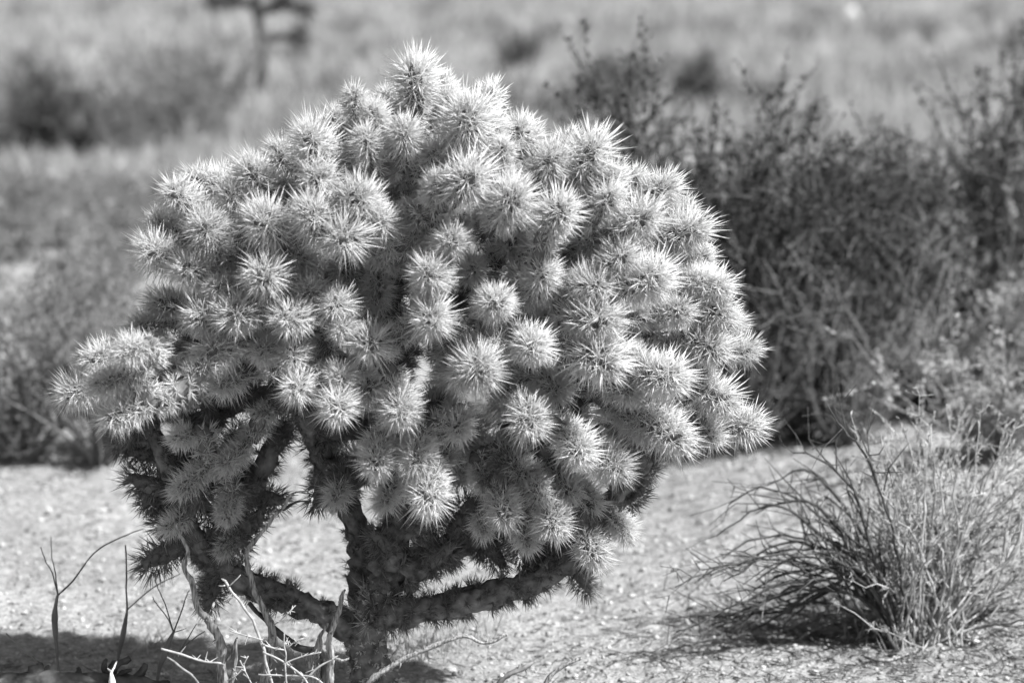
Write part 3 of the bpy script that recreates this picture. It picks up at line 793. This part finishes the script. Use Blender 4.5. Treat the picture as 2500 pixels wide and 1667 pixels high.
for q, pl in enumerate(arcs):
    y0 = fb.y + rng.normal(-.02, .05); dy = rng.normal(.05, .10)
    pts = []
    for i_, p in enumerate(pl):
        f = i_ / (len(pl) - 1)
        v = bpt(p[0] + rng.normal(0, 6), p[1] + rng.normal(0, 6), y0 + dy * f)
        zmin = float(terrain(v[0] + fb.x, v[1] + fb.y)) - fb.z + .004
        v[2] = max(v[2], zmin) if i_ else zmin
        pts.append(v)
    r0 = rng.uniform(.0026, .0056)
    P, R = resample(pts, np.linspace(r0, .0012, len(pl)), .02)
    P[1:] += rng.normal(0, .0018, P[1:].shape)
    br = MB(); br.add(*tube(P, R * (1 + rng.normal(0, .1, len(R))), 6, .08, rng))
    for k in range(rng.integers(9, 18)):     # stubby dead side twigs
        i_ = rng.integers(len(P) // 4, len(P)); d = unit(rng.normal(0, 1, 3) + (P[i_] - P[max(0, i_ - 3)]) * 30 + np.array([0, 0, .3])); l_ = rng.uniform(.03, .13)
        s1 = P[i_] + d * l_ * .5; s2 = s1 + unit(d + rng.normal(0, .4, 3)) * l_ * .5
        br.add(*tube(np.array([P[i_], s1, s2]), np.array([R[i_] * .6, R[i_] * .45, .0006]), 4, cap=False))
        if rng.random() < .6:
            br.add(*tube(np.array([s1, s1 + unit(rng.normal(0, 1, 3)) * l_ * .4]), np.array([.0012, .0006]), 3, cap=False))
    obj('branch', br.mesh('branch', M['twig_dark'] if rng.random() < .85 else M['twig_mid']), bush)

# ================================================================== FOREGROUND TWIGS, TRUMPET STEMS, DEAD WOOD
def wood(name, pl, y, mat, parent, org, rough=.10, sides=9, step=.006, gnarl=.004, ridges=.12, cap=True):
    """pl: (px, py, radius in photo pixels)"""
    pts = [at(p[0], p[1], y if np.isscalar(y) else y[i_]) for i_, p in enumerate(pl)]
    sc = 0.76 / 1520.0
    P, R = resample(pts, [p[2] * sc for p in pl], step)
    w = np.linspace(0, 1, len(P))[:, None]
    P = P + np.stack([vnoise(np.arange(len(P)) * .35 + pl[0][0], np.full(len(P), 3.1)), vnoise(np.arange(len(P)) * .35, np.full(len(P), 8.7)), np.zeros(len(P))], 1) * gnarl
    R = R * (1 + .25 * vnoise(np.arange(len(P)) * .5 + pl[0][1], np.full(len(P), 1.7)))
    mbw = MB(); mbw.add(*tube(P - np.array(org), R, sides, rough * 1.3, RNG, cap, ridges))
    if ridges > .05 and len(P) > 14:
        for _ in range(len(P) // 9):         # nodes and broken stubs
            k = int(RNG.integers(2, len(P) - 1)); d = unit(RNG.normal(0, 1, 3) + (P[k + 1] - P[k]) * 120 * RNG.random() if k + 1 < len(P) else RNG.normal(0, 1, 3))
            b0 = P[k] - np.array(org); l_ = R[k] * RNG.uniform(1.3, 3.5)
            mbw.add(*tube(np.array([b0, b0 + d * l_ * .6, b0 + d * l_]), np.array([R[k] * .55, R[k] * .38, R[k] * .12]), 5, .15, RNG))
    V, F = np.concatenate(mbw.V), np.concatenate(mbw.F)
    return obj(name, mesh_np(name, V, F, M[mat] if isinstance(mat, str) else mat, True), parent)
def root(name, px, py, y, label, cat, group=None):
    p = at(px, py, y); p.z = float(terrain(p.x, p.y))
    r = empty(name, p); tag(r, label, cat, group); return r, p

YF = -.14
r, o_ = root('dead_twig', 548, 1740, YF, 'tall crooked grey dead twig rising in front of the low left branch', 'twig')
wood('stem', [(560,1770,17),(545,1667,15),(543,1600,15),(535,1555,15),(515,1515,14),(488,1490,11),(478,1450,9),(470,1420,9),(452,1395,8),(452,1370,8),(462,1345,7),(440,1310,5.5),(428,1280,5),(424,1255,3)], YF, 'twig_grey', r, o_)
wood('side_twig', [(540,1620,6),(562,1602,5),(575,1570,4),(580,1555,3)], YF, 'twig_grey', r, o_)
wood('side_twig', [(556,1690,7),(570,1640,6),(578,1590,5),(580,1558,3)], YF - .02, 'twig_grey', r, o_)
wood('stub', [(505,1510,9),(520,1530,11),(523,1545,9)], YF, 'twig_grey', r, o_)
r, o_ = root('dead_twig', 640, 1740, YF + .03, 'crooked grey dead twig curving up to the hanging dark joints', 'twig')
wood('stem', [(640,1760,15),(645,1660,14),(658,1600,14),(668,1540,14),(655,1510,11),(640,1475,10),(620,1440,9),(605,1390,8),(603,1355,7),(615,1325,7),(645,1290,6),(690,1240,5),(715,1205,3.5),(755,1198,1.5)], YF + .03, 'twig_grey', r, o_)
wood('side_twig', [(690,1245,4),(725,1225,4),(755,1222,1.5)], YF + .03, 'twig_dark', r, o_)
wood('side_twig', [(665,1530,11),(690,1555,11),(730,1580,11),(770,1588,10)], YF + .05, 'twig_dark', r, o_)
wood('side_twig', [(610,1470,7),(635,1500,9),(660,1520,10)], YF + .04, 'twig_dark', r, o_)
r, o_ = root('dead_twig', 805, 1740, YF - .02, 'straight pale grey dead twig with pointed tip beside the cactus trunk', 'twig')
wood('stem', [(800,1770,12),(805,1667,11),(810,1600,11),(806,1560,10),(818,1520,9),(830,1485,8),(837,1455,7),(844,1438,3)], YF - .02, 'twig_grey', r, o_)
wood('side_twig', [(812,1600,6),(832,1612,5),(850,1606,3)], YF - .02, 'twig_grey', r, o_)
r, o_ = root('dead_stump', 770, 1740, YF, 'split dark grey stump of dead wood left of the cactus trunk', 'stump')
wood('stem', [(770,1770,20),(768,1667,20),(765,1610,16),(778,1575,12),(785,1545,6),(800,1520,4)], YF, 'twig_grey', r, o_, .15)
wood('fork', [(790,1760,10),(788,1667,9),(788,1610,9),(782,1580,8)], YF + .01, 'dead_wood', r, o_)
r, o_ = root('thorny_twig', 600, 1740, YF - .05, 'thin pale forked thorny twig in front of the low left branch', 'twig')
wood('stem', [(690,1770,5),(660,1660,5),(640,1570,5),(615,1510,5),(590,1470,5),(565,1440,4.5),(550,1418,4),(540,1412,2)], YF - .05, 'twig_pale', r, o_, .05, 6)
for pl in ([(558,1432,3),(575,1415,2.5),(588,1402,1.2)], [(552,1428,3),(543,1430,2.4),(534,1429,1.4)], [(568,1455,2.6),(555,1463,2),(547,1468,1.2)], [(545,1416,2),(552,1418,1)]):
    wood('thorn', pl, YF - .05, 'twig_pale', r, o_, .05, 5)
r, o_ = root('thorny_twig', 700, 1740, YF - .08, 'low tangle of pale thorny twigs in front of the dead stump', 'twig')
thorny = [[(650,1770,4),(720,1690,4),(770,1630,3.5),(830,1600,3)], [(393,1582,4),(440,1595,4),(490,1612,4),(540,1618,3.5)], [(565,1538,2.5),(600,1550,3),(640,1562,3)],
          [(640,1590,4),(690,1615,4),(740,1650,4),(760,1700,4)], [(695,1545,3),(697,1600,3),(700,1650,3.5),(698,1720,4)], [(690,1620,2.4),(745,1600,2.6),(780,1590,2)],
          [(635,1645,3),(690,1648,3),(760,1650,3),(800,1680,3)], [(672,1525,3.5),(700,1500,3),(718,1480,1.4)], [(590,1610,3),(600,1640,3),(620,1680,3)], [(700,1580,2.4),(725,1565,2.4),(745,1556,1.4)],
          [(640,1572,3),(668,1582,3),(692,1585,3)], [(560,1660,2),(585,1640,2),(605,1600,2)]]
for pl in thorny:
    w_ = wood('thorn_stem', pl, YF - .08, 'twig_pale', r, o_, .05, 6, gnarl=.006)
    mb = MB(); pts = [np.array(at(p[0], p[1], YF - .08) - o_) for p in pl]
    for k in range(10):
        i_ = RNG.integers(0, len(pts) - 1); b0 = pts[i_] + (pts[i_ + 1] - pts[i_]) * RNG.random()
        d = unit(RNG.normal(0, 1, 3) + np.array([0, 0, .3])); mb.add(*tube(np.array([b0, b0 + d * RNG.uniform(.004, .016)]), np.array([.0013, .0004]), 4, cap=False))
    tag(obj('thorns', mb.mesh('thorns', M['twig_pale']), w_), kind='stuff')
r, o_ = root('leaning_twig', 420, 1740, YF - .05, 'thin dark twig leaning left among the trumpet stems', 'twig')
wood('stem', [(520,1720,4),(480,1660,4),(440,1625,4),(408,1603,3)], YF - .05, 'twig_mid', r, o_, .05, 6)
r, o_ = root('bent_twig', 880, 1740, YF - .12, 'long bent grey twig crossing in front of the trunk and ending in a knob', 'twig')
wood('stem', [(860,1740,10),(900,1664,9),(950,1630,8),(1000,1601,8),(1060,1575,7),(1100,1560,6),(1140,1552,6),(1170,1568,5),(1200,1567,5),(1222,1555,5),(1232,1548,6),(1236,1553,3)], YF - .12, 'twig_grey', r, o_, .08)
r, o_ = root('short_twig', 1200, 1740, YF - .12, 'short dark knobbly twig poking up at the bottom edge, left of a curved one', 'twig')
wood('stem', [(1180,1730,10),(1220,1662,8),(1255,1640,8),(1275,1632,9),(1292,1622,6),(1302,1615,3)], YF - .12, 'twig_mid', r, o_, .12)
wood('knob', [(1262,1638,5),(1268,1626,4),(1270,1620,2)], YF - .12, 'twig_mid', r, o_)
r, o_ = root('curved_twig', 1330, 1740, YF - .12, 'curved grey twig with pale cut tip at the bottom edge, right of the trunk', 'twig')
wood('stem', [(1290,1740,9),(1332,1665,7),(1355,1640,6.5),(1385,1620,6),(1412,1607,5.5),(1420,1606,4)], YF - .12, 'twig_grey', r, o_, .06)

def trumpet(pl, forks, y, label, mat='trumpet'):
    px, py = pl[0][:2]
    r, o_ = root('trumpet_stem', px, 1740, y, label, 'plant')
    wood('stem', pl, y, mat, r, o_, .02, 10, gnarl=.002, ridges=0)
    for f in forks: wood('fork', f, [y + .05 * i_ for i_ in range(len(f))], mat, r, o_, .02, 6, gnarl=.001, ridges=0)
trumpet([(155,1760,4.5),(146,1660,4.5),(140,1600,4.5),(136,1550,8),(133,1510,11),(133,1490,9),(138,1460,4.5),(141,1450,4)],
        [[(141,1452,3),(175,1420,3),(235,1345,2.5),(310,1305,2),(350,1290,1.5)], [(141,1452,2.5),(128,1400,2.2),(112,1370,2),(100,1335,1.6)], [(141,1452,2.5),(135,1400,2),(127,1360,1.6),(125,1310,1.4)]], .08,
        'leftmost dark swollen trumpet stem forking into three thin stalks')
trumpet([(270,1720,4),(278,1660,4),(288,1610,4.5),(296,1570,9),(302,1540,10),(306,1510,6),(309,1490,3.5),(309,1430,3),(307,1330,2.5)],
        [[(309,1490,2.5),(330,1470,2.2),(380,1430,2),(440,1400,1.5)]], .12, 'straight dark trumpet stem with long upright stalk, second from the left edge')
trumpet([(360,1760,5),(383,1660,5),(392,1620,9),(405,1590,12),(415,1560,8),(424,1543,4)],
        [[(424,1543,3),(440,1500,2.5),(455,1455,2),(462,1440,1.6)], [(424,1543,2.5),(410,1510,2.2),(380,1470,2),(372,1455,1.4)], [(424,1543,2.5),(405,1480,2),(388,1440,2),(378,1415,1.5)], [(424,1543,2),(440,1538,1.6),(455,1533,1)]], .0,
        'dark trumpet stem leaning right beside the tall crooked twig')
trumpet([(410,1760,3.5),(418,1660,3.5),(428,1600,3.5),(438,1590,4)], [[(438,1590,2.5),(460,1555,2),(480,1522,1.5)], [(438,1590,2.5),(470,1560,2),(500,1540,1.4)], [(438,1590,2.5),(443,1570,1.4)]], -.06,
        'thin forked stalk just left of the tall crooked twig')
trumpet([(290,1760,8),(278,1690,14),(274,1660,10),(272,1640,4)], [[(272,1640,3.5),(280,1625,3.5),(285,1613,2.5)], [(272,1640,3),(266,1634,3),(262,1630,1.5)]], -.2,
        'small pale swollen stem tip at the bottom edge, lower left', 'trumpet_sunlit')
trumpet([(-20,1760,3),(130,1655,3),(80,1605,2.6),(40,1570,2.4),(15,1545,2.2)][1:], [], -.05, 'thin straight stalk slanting up to the left edge')
# trumpet stems within the front bush
def bush_trumpet(pl, y, label):
    px, py = pl[0][:2]
    p = at(px, py, y); zg = float(terrain(p.x, p.y))
    r = empty('trumpet_stem', (p.x, p.y, zg)); tag(r, label, 'plant')
    wood('stem', pl, y, 'twig_pale', r, Vector((p.x, p.y, zg)), .02, 8, gnarl=.002, ridges=0)
bush_trumpet([(2245,1500,3),(2248,1400,3),(2252,1300,3.5),(2255,1270,5),(2257,1245,7),(2256,1228,4),(2260,1190,2),(2262,1080,1.5)], fb.y - .10, 'pale swollen stem standing upright in the middle of the front bush')
bush_trumpet([(2320,1520,4),(2400,1420,4),(2450,1380,5),(2475,1350,9),(2486,1325,9),(2492,1300,5),(2498,1260,3)], fb.y - .12, 'pale swollen stem leaning right, lower one at the right edge')
bush_trumpet([(2400,1480,3.5),(2440,1380,3.5),(2452,1330,7),(2456,1305,8),(2460,1280,4),(2475,1220,2.5)], fb.y - .08, 'pale swollen stem leaning right, upper one at the right edge')

# dead wood lying at the lower left
r, o_ = root('dead_log', 200, 1740, -.06, 'broken dark log lying along the bottom left corner', 'log')
wood('log', [(-60,1668,26),(40,1662,28),(140,1660,30),(240,1664,30),(330,1668,26),(440,1690,20)], -.06, 'dead_wood', r, o_, .14, 12, .012, .02)
for pl in ([(80,1660,26),(92,1632,24),(100,1620,12)], [(110,1660,14),(118,1635,10),(125,1624,5)], [(250,1655,14),(285,1625,14),(315,1605,11)], [(255,1640,8),(253,1620,7),(258,1608,5)],
           [(325,1665,14),(345,1640,12),(355,1620,8)], [(195,1660,12),(192,1640,9),(190,1628,5)], [(285,1655,12),(305,1640,9),(325,1634,4)]):
    wood('broken_piece', pl, -.05, 'dead_wood', r, o_, .2, 9, .008, .008)

# dry grass under the crown and at the right
def tuft(px, py, n, h, label, group):
    p = ground(px, py); rng = np.random.default_rng(px)
    P = np.zeros((n, 3)); P[:, :2] = rng.normal(0, .035, (n, 2)); D = rng.normal(0, .38, (n, 3)); D[:, 2] = 1
    mb = MB(); mb.add(*needles(P, D, rng.uniform(.4, 1.1, n) * h, np.full(n, .0026), rng, .3))
    o = obj('grass_tuft', mb.mesh('grass_tuft', M['straw']), None, p); tag(o, label, 'grass', group, 'stuff')
tuft(1060, 1590, 30, .13, 'dry grass stalks directly right of the trunk under the low right branch', 'dry tufts on the near ground')
tuft(1010, 1600, 26, .10, 'short dry tuft touching the right side of the trunk', 'dry tufts on the near ground')
tuft(1120, 1575, 22, .15, 'tall thin dry stalks below the middle of the low right branch', 'dry tufts on the near ground')
tuft(850, 1640, 30, .07, 'short dry tuft touching the left side of the trunk', 'dry tufts on the near ground')
tuft(330, 1585, 24, .045, 'small dark dry tuft between the trumpet stems', 'dry tufts on the near ground')
tuft(2210, 1590, 40, .05, 'small pale dry tuft in front of the front bush', 'dry tufts on the near ground')
tuft(2100, 1545, 30, .05, 'small dry tuft left of the foot of the front bush', 'dry tufts on the near ground')

# loose curved stick pieces in the right foreground
for (pl, lab) in (([(2105,1607,3),(2130,1617,5),(2165,1620,5),(2200,1612,4),(2225,1600,2)], 'curved pale bark strip lying in front of the front bush'),
                  ([(1840,1560,3),(1870,1570,4),(1890,1590,3),(1930,1600,3),(1960,1606,2)], 'thin dark stick lying left of the front bush'),
                  ([(1950,1570,3),(1990,1545,4),(2060,1520,4),(2130,1500,3)], 'pale stick lying against the foot of the front bush')):
    g0 = ground(*pl[len(pl) // 2][:2])
    r = empty('fallen_stick', g0); tag(r, lab, 'stick')
    pts = []
    for p in pl:
        v = ground(p[0], p[1]); v.z += .006; pts.append(v - g0)
    P, R = resample(pts, [p[2] / 1450 for p in pl], .008)
    V, F = tube(P, R, 7, .12, RNG, True, .1)
    obj('stick', mesh_np('stick', V, F, M['twig_grey'] if 'pale' in lab else M['twig_mid'], True), r)

# loose stones
stones = [rock_mesh(40 + q, .6) for q in range(3)]
for q, (px, py, r_) in enumerate(((1388,1640,15),(1990,1642,12),(1690,1482,12),(1405,1655,11),(1650,1390,9),(1200,1610,9),(1530,1610,11),(1760,1640,8),(620,1470,9),(250,1420,10),(120,1250,12),(340,1480,9),(1620,1640,9),(1100,1640,10),(1880,1630,8),(60,1500,9),(1560,1500,8),(2350,1640,10))):
    g0 = ground(px, py); r = r_ / FPX * (g0.y + CAM_D) * .9
    o = obj('stone', stones[q % 3], None, g0 + Vector((0, 0, r * .3))); o.scale = (r, r * .9, r * .8); o.rotation_euler = (.2 * q, .3, q * 1.7)
    tag(o, 'small pale stone lying on the near gritty ground', 'stone', 'small stones on the near ground')
# gravel and litter on the near ground
def scatter(n, x0, x1, y0, y1):
    x = RNG.uniform(x0, x1, n); y = RNG.uniform(y0, y1, n)
    return x, y
ico_v = np.array([[0, 0, 1], [.894, 0, .447], [.276, .851, .447], [-.724, .526, .447], [-.724, -.526, .447], [.276, -.851, .447],
                  [.724, .526, -.447], [-.276, .851, -.447], [-.894, 0, -.447], [-.276, -.851, -.447], [.724, -.526, -.447], [0, 0, -1]])
ico_f = np.array([[0,1,2],[0,2,3],[0,3,4],[0,4,5],[0,5,1],[1,6,2],[2,7,3],[3,8,4],[4,9,5],[5,10,1],[6,7,2],[7,8,3],[8,9,4],[9,10,5],[10,6,1],[11,7,6],[11,8,7],[11,9,8],[11,10,9],[11,6,10]])
def near_z(x, y):
    return terrain(x, y) + 0.012 * vnoise(x * 9, y * 9) + 0.009 * vnoise(x * 27 + 50, y * 27) + 0.006 * vnoise(x * 60, y * 60 + 30)
n = 26000
x, y = scatter(n, -1.35, 1.5, -.5, 2.6)
s = .0012 + .0055 * RNG.random(n) ** 4
s[RNG.random(n) < .01] *= 2.0
Vp = ico_v[None] * (1 + RNG.normal(0, .18, (n, 12, 1))) * s[:, None, None] * RNG.uniform(.7, 1.3, (n, 1, 3)) * np.array([1, 1, .7])
Vp += np.stack([x, y, near_z(x, y) + s * .25], 1)[:, None]
Fp = (np.arange(n)[:, None, None] * 12 + ico_f).reshape(-1, 3)
M['pebble'] = plain('granite_pebble', 0.26, 0.56, 45, 0.9, island=0.55)
tag(obj('gravel', mesh_np('gravel', Vp.reshape(-1, 3), Fp, M['pebble'])), 'fine pale granite gravel strewn over the near ground', 'gravel', kind='stuff')
n = 5200
x, y = scatter(n, -1.35, 1.6, -.45, 2.4)
bx = RNG.random(n) < .5
x[bx] = fb.x + RNG.normal(-.05, .30, bx.sum()); y[bx] = fb.y + RNG.normal(-.05, .16, bx.sum())
an = RNG.random(n) * 6.283
D = np.stack([np.cos(an), np.sin(an), RNG.normal(.05, .12, n)], 1)
Vl, Fl = needles(np.stack([x, y, near_z(x, y) + .003], 1), D, RNG.uniform(.008, .045, n), RNG.uniform(.0012, .003, n), RNG)
tag(obj('plant_litter', mesh_np('plant_litter', Vl, Fl, M['twig_brown'])), 'scattered bits of dry twig and leaf litter on the ground', 'litter', kind='stuff')
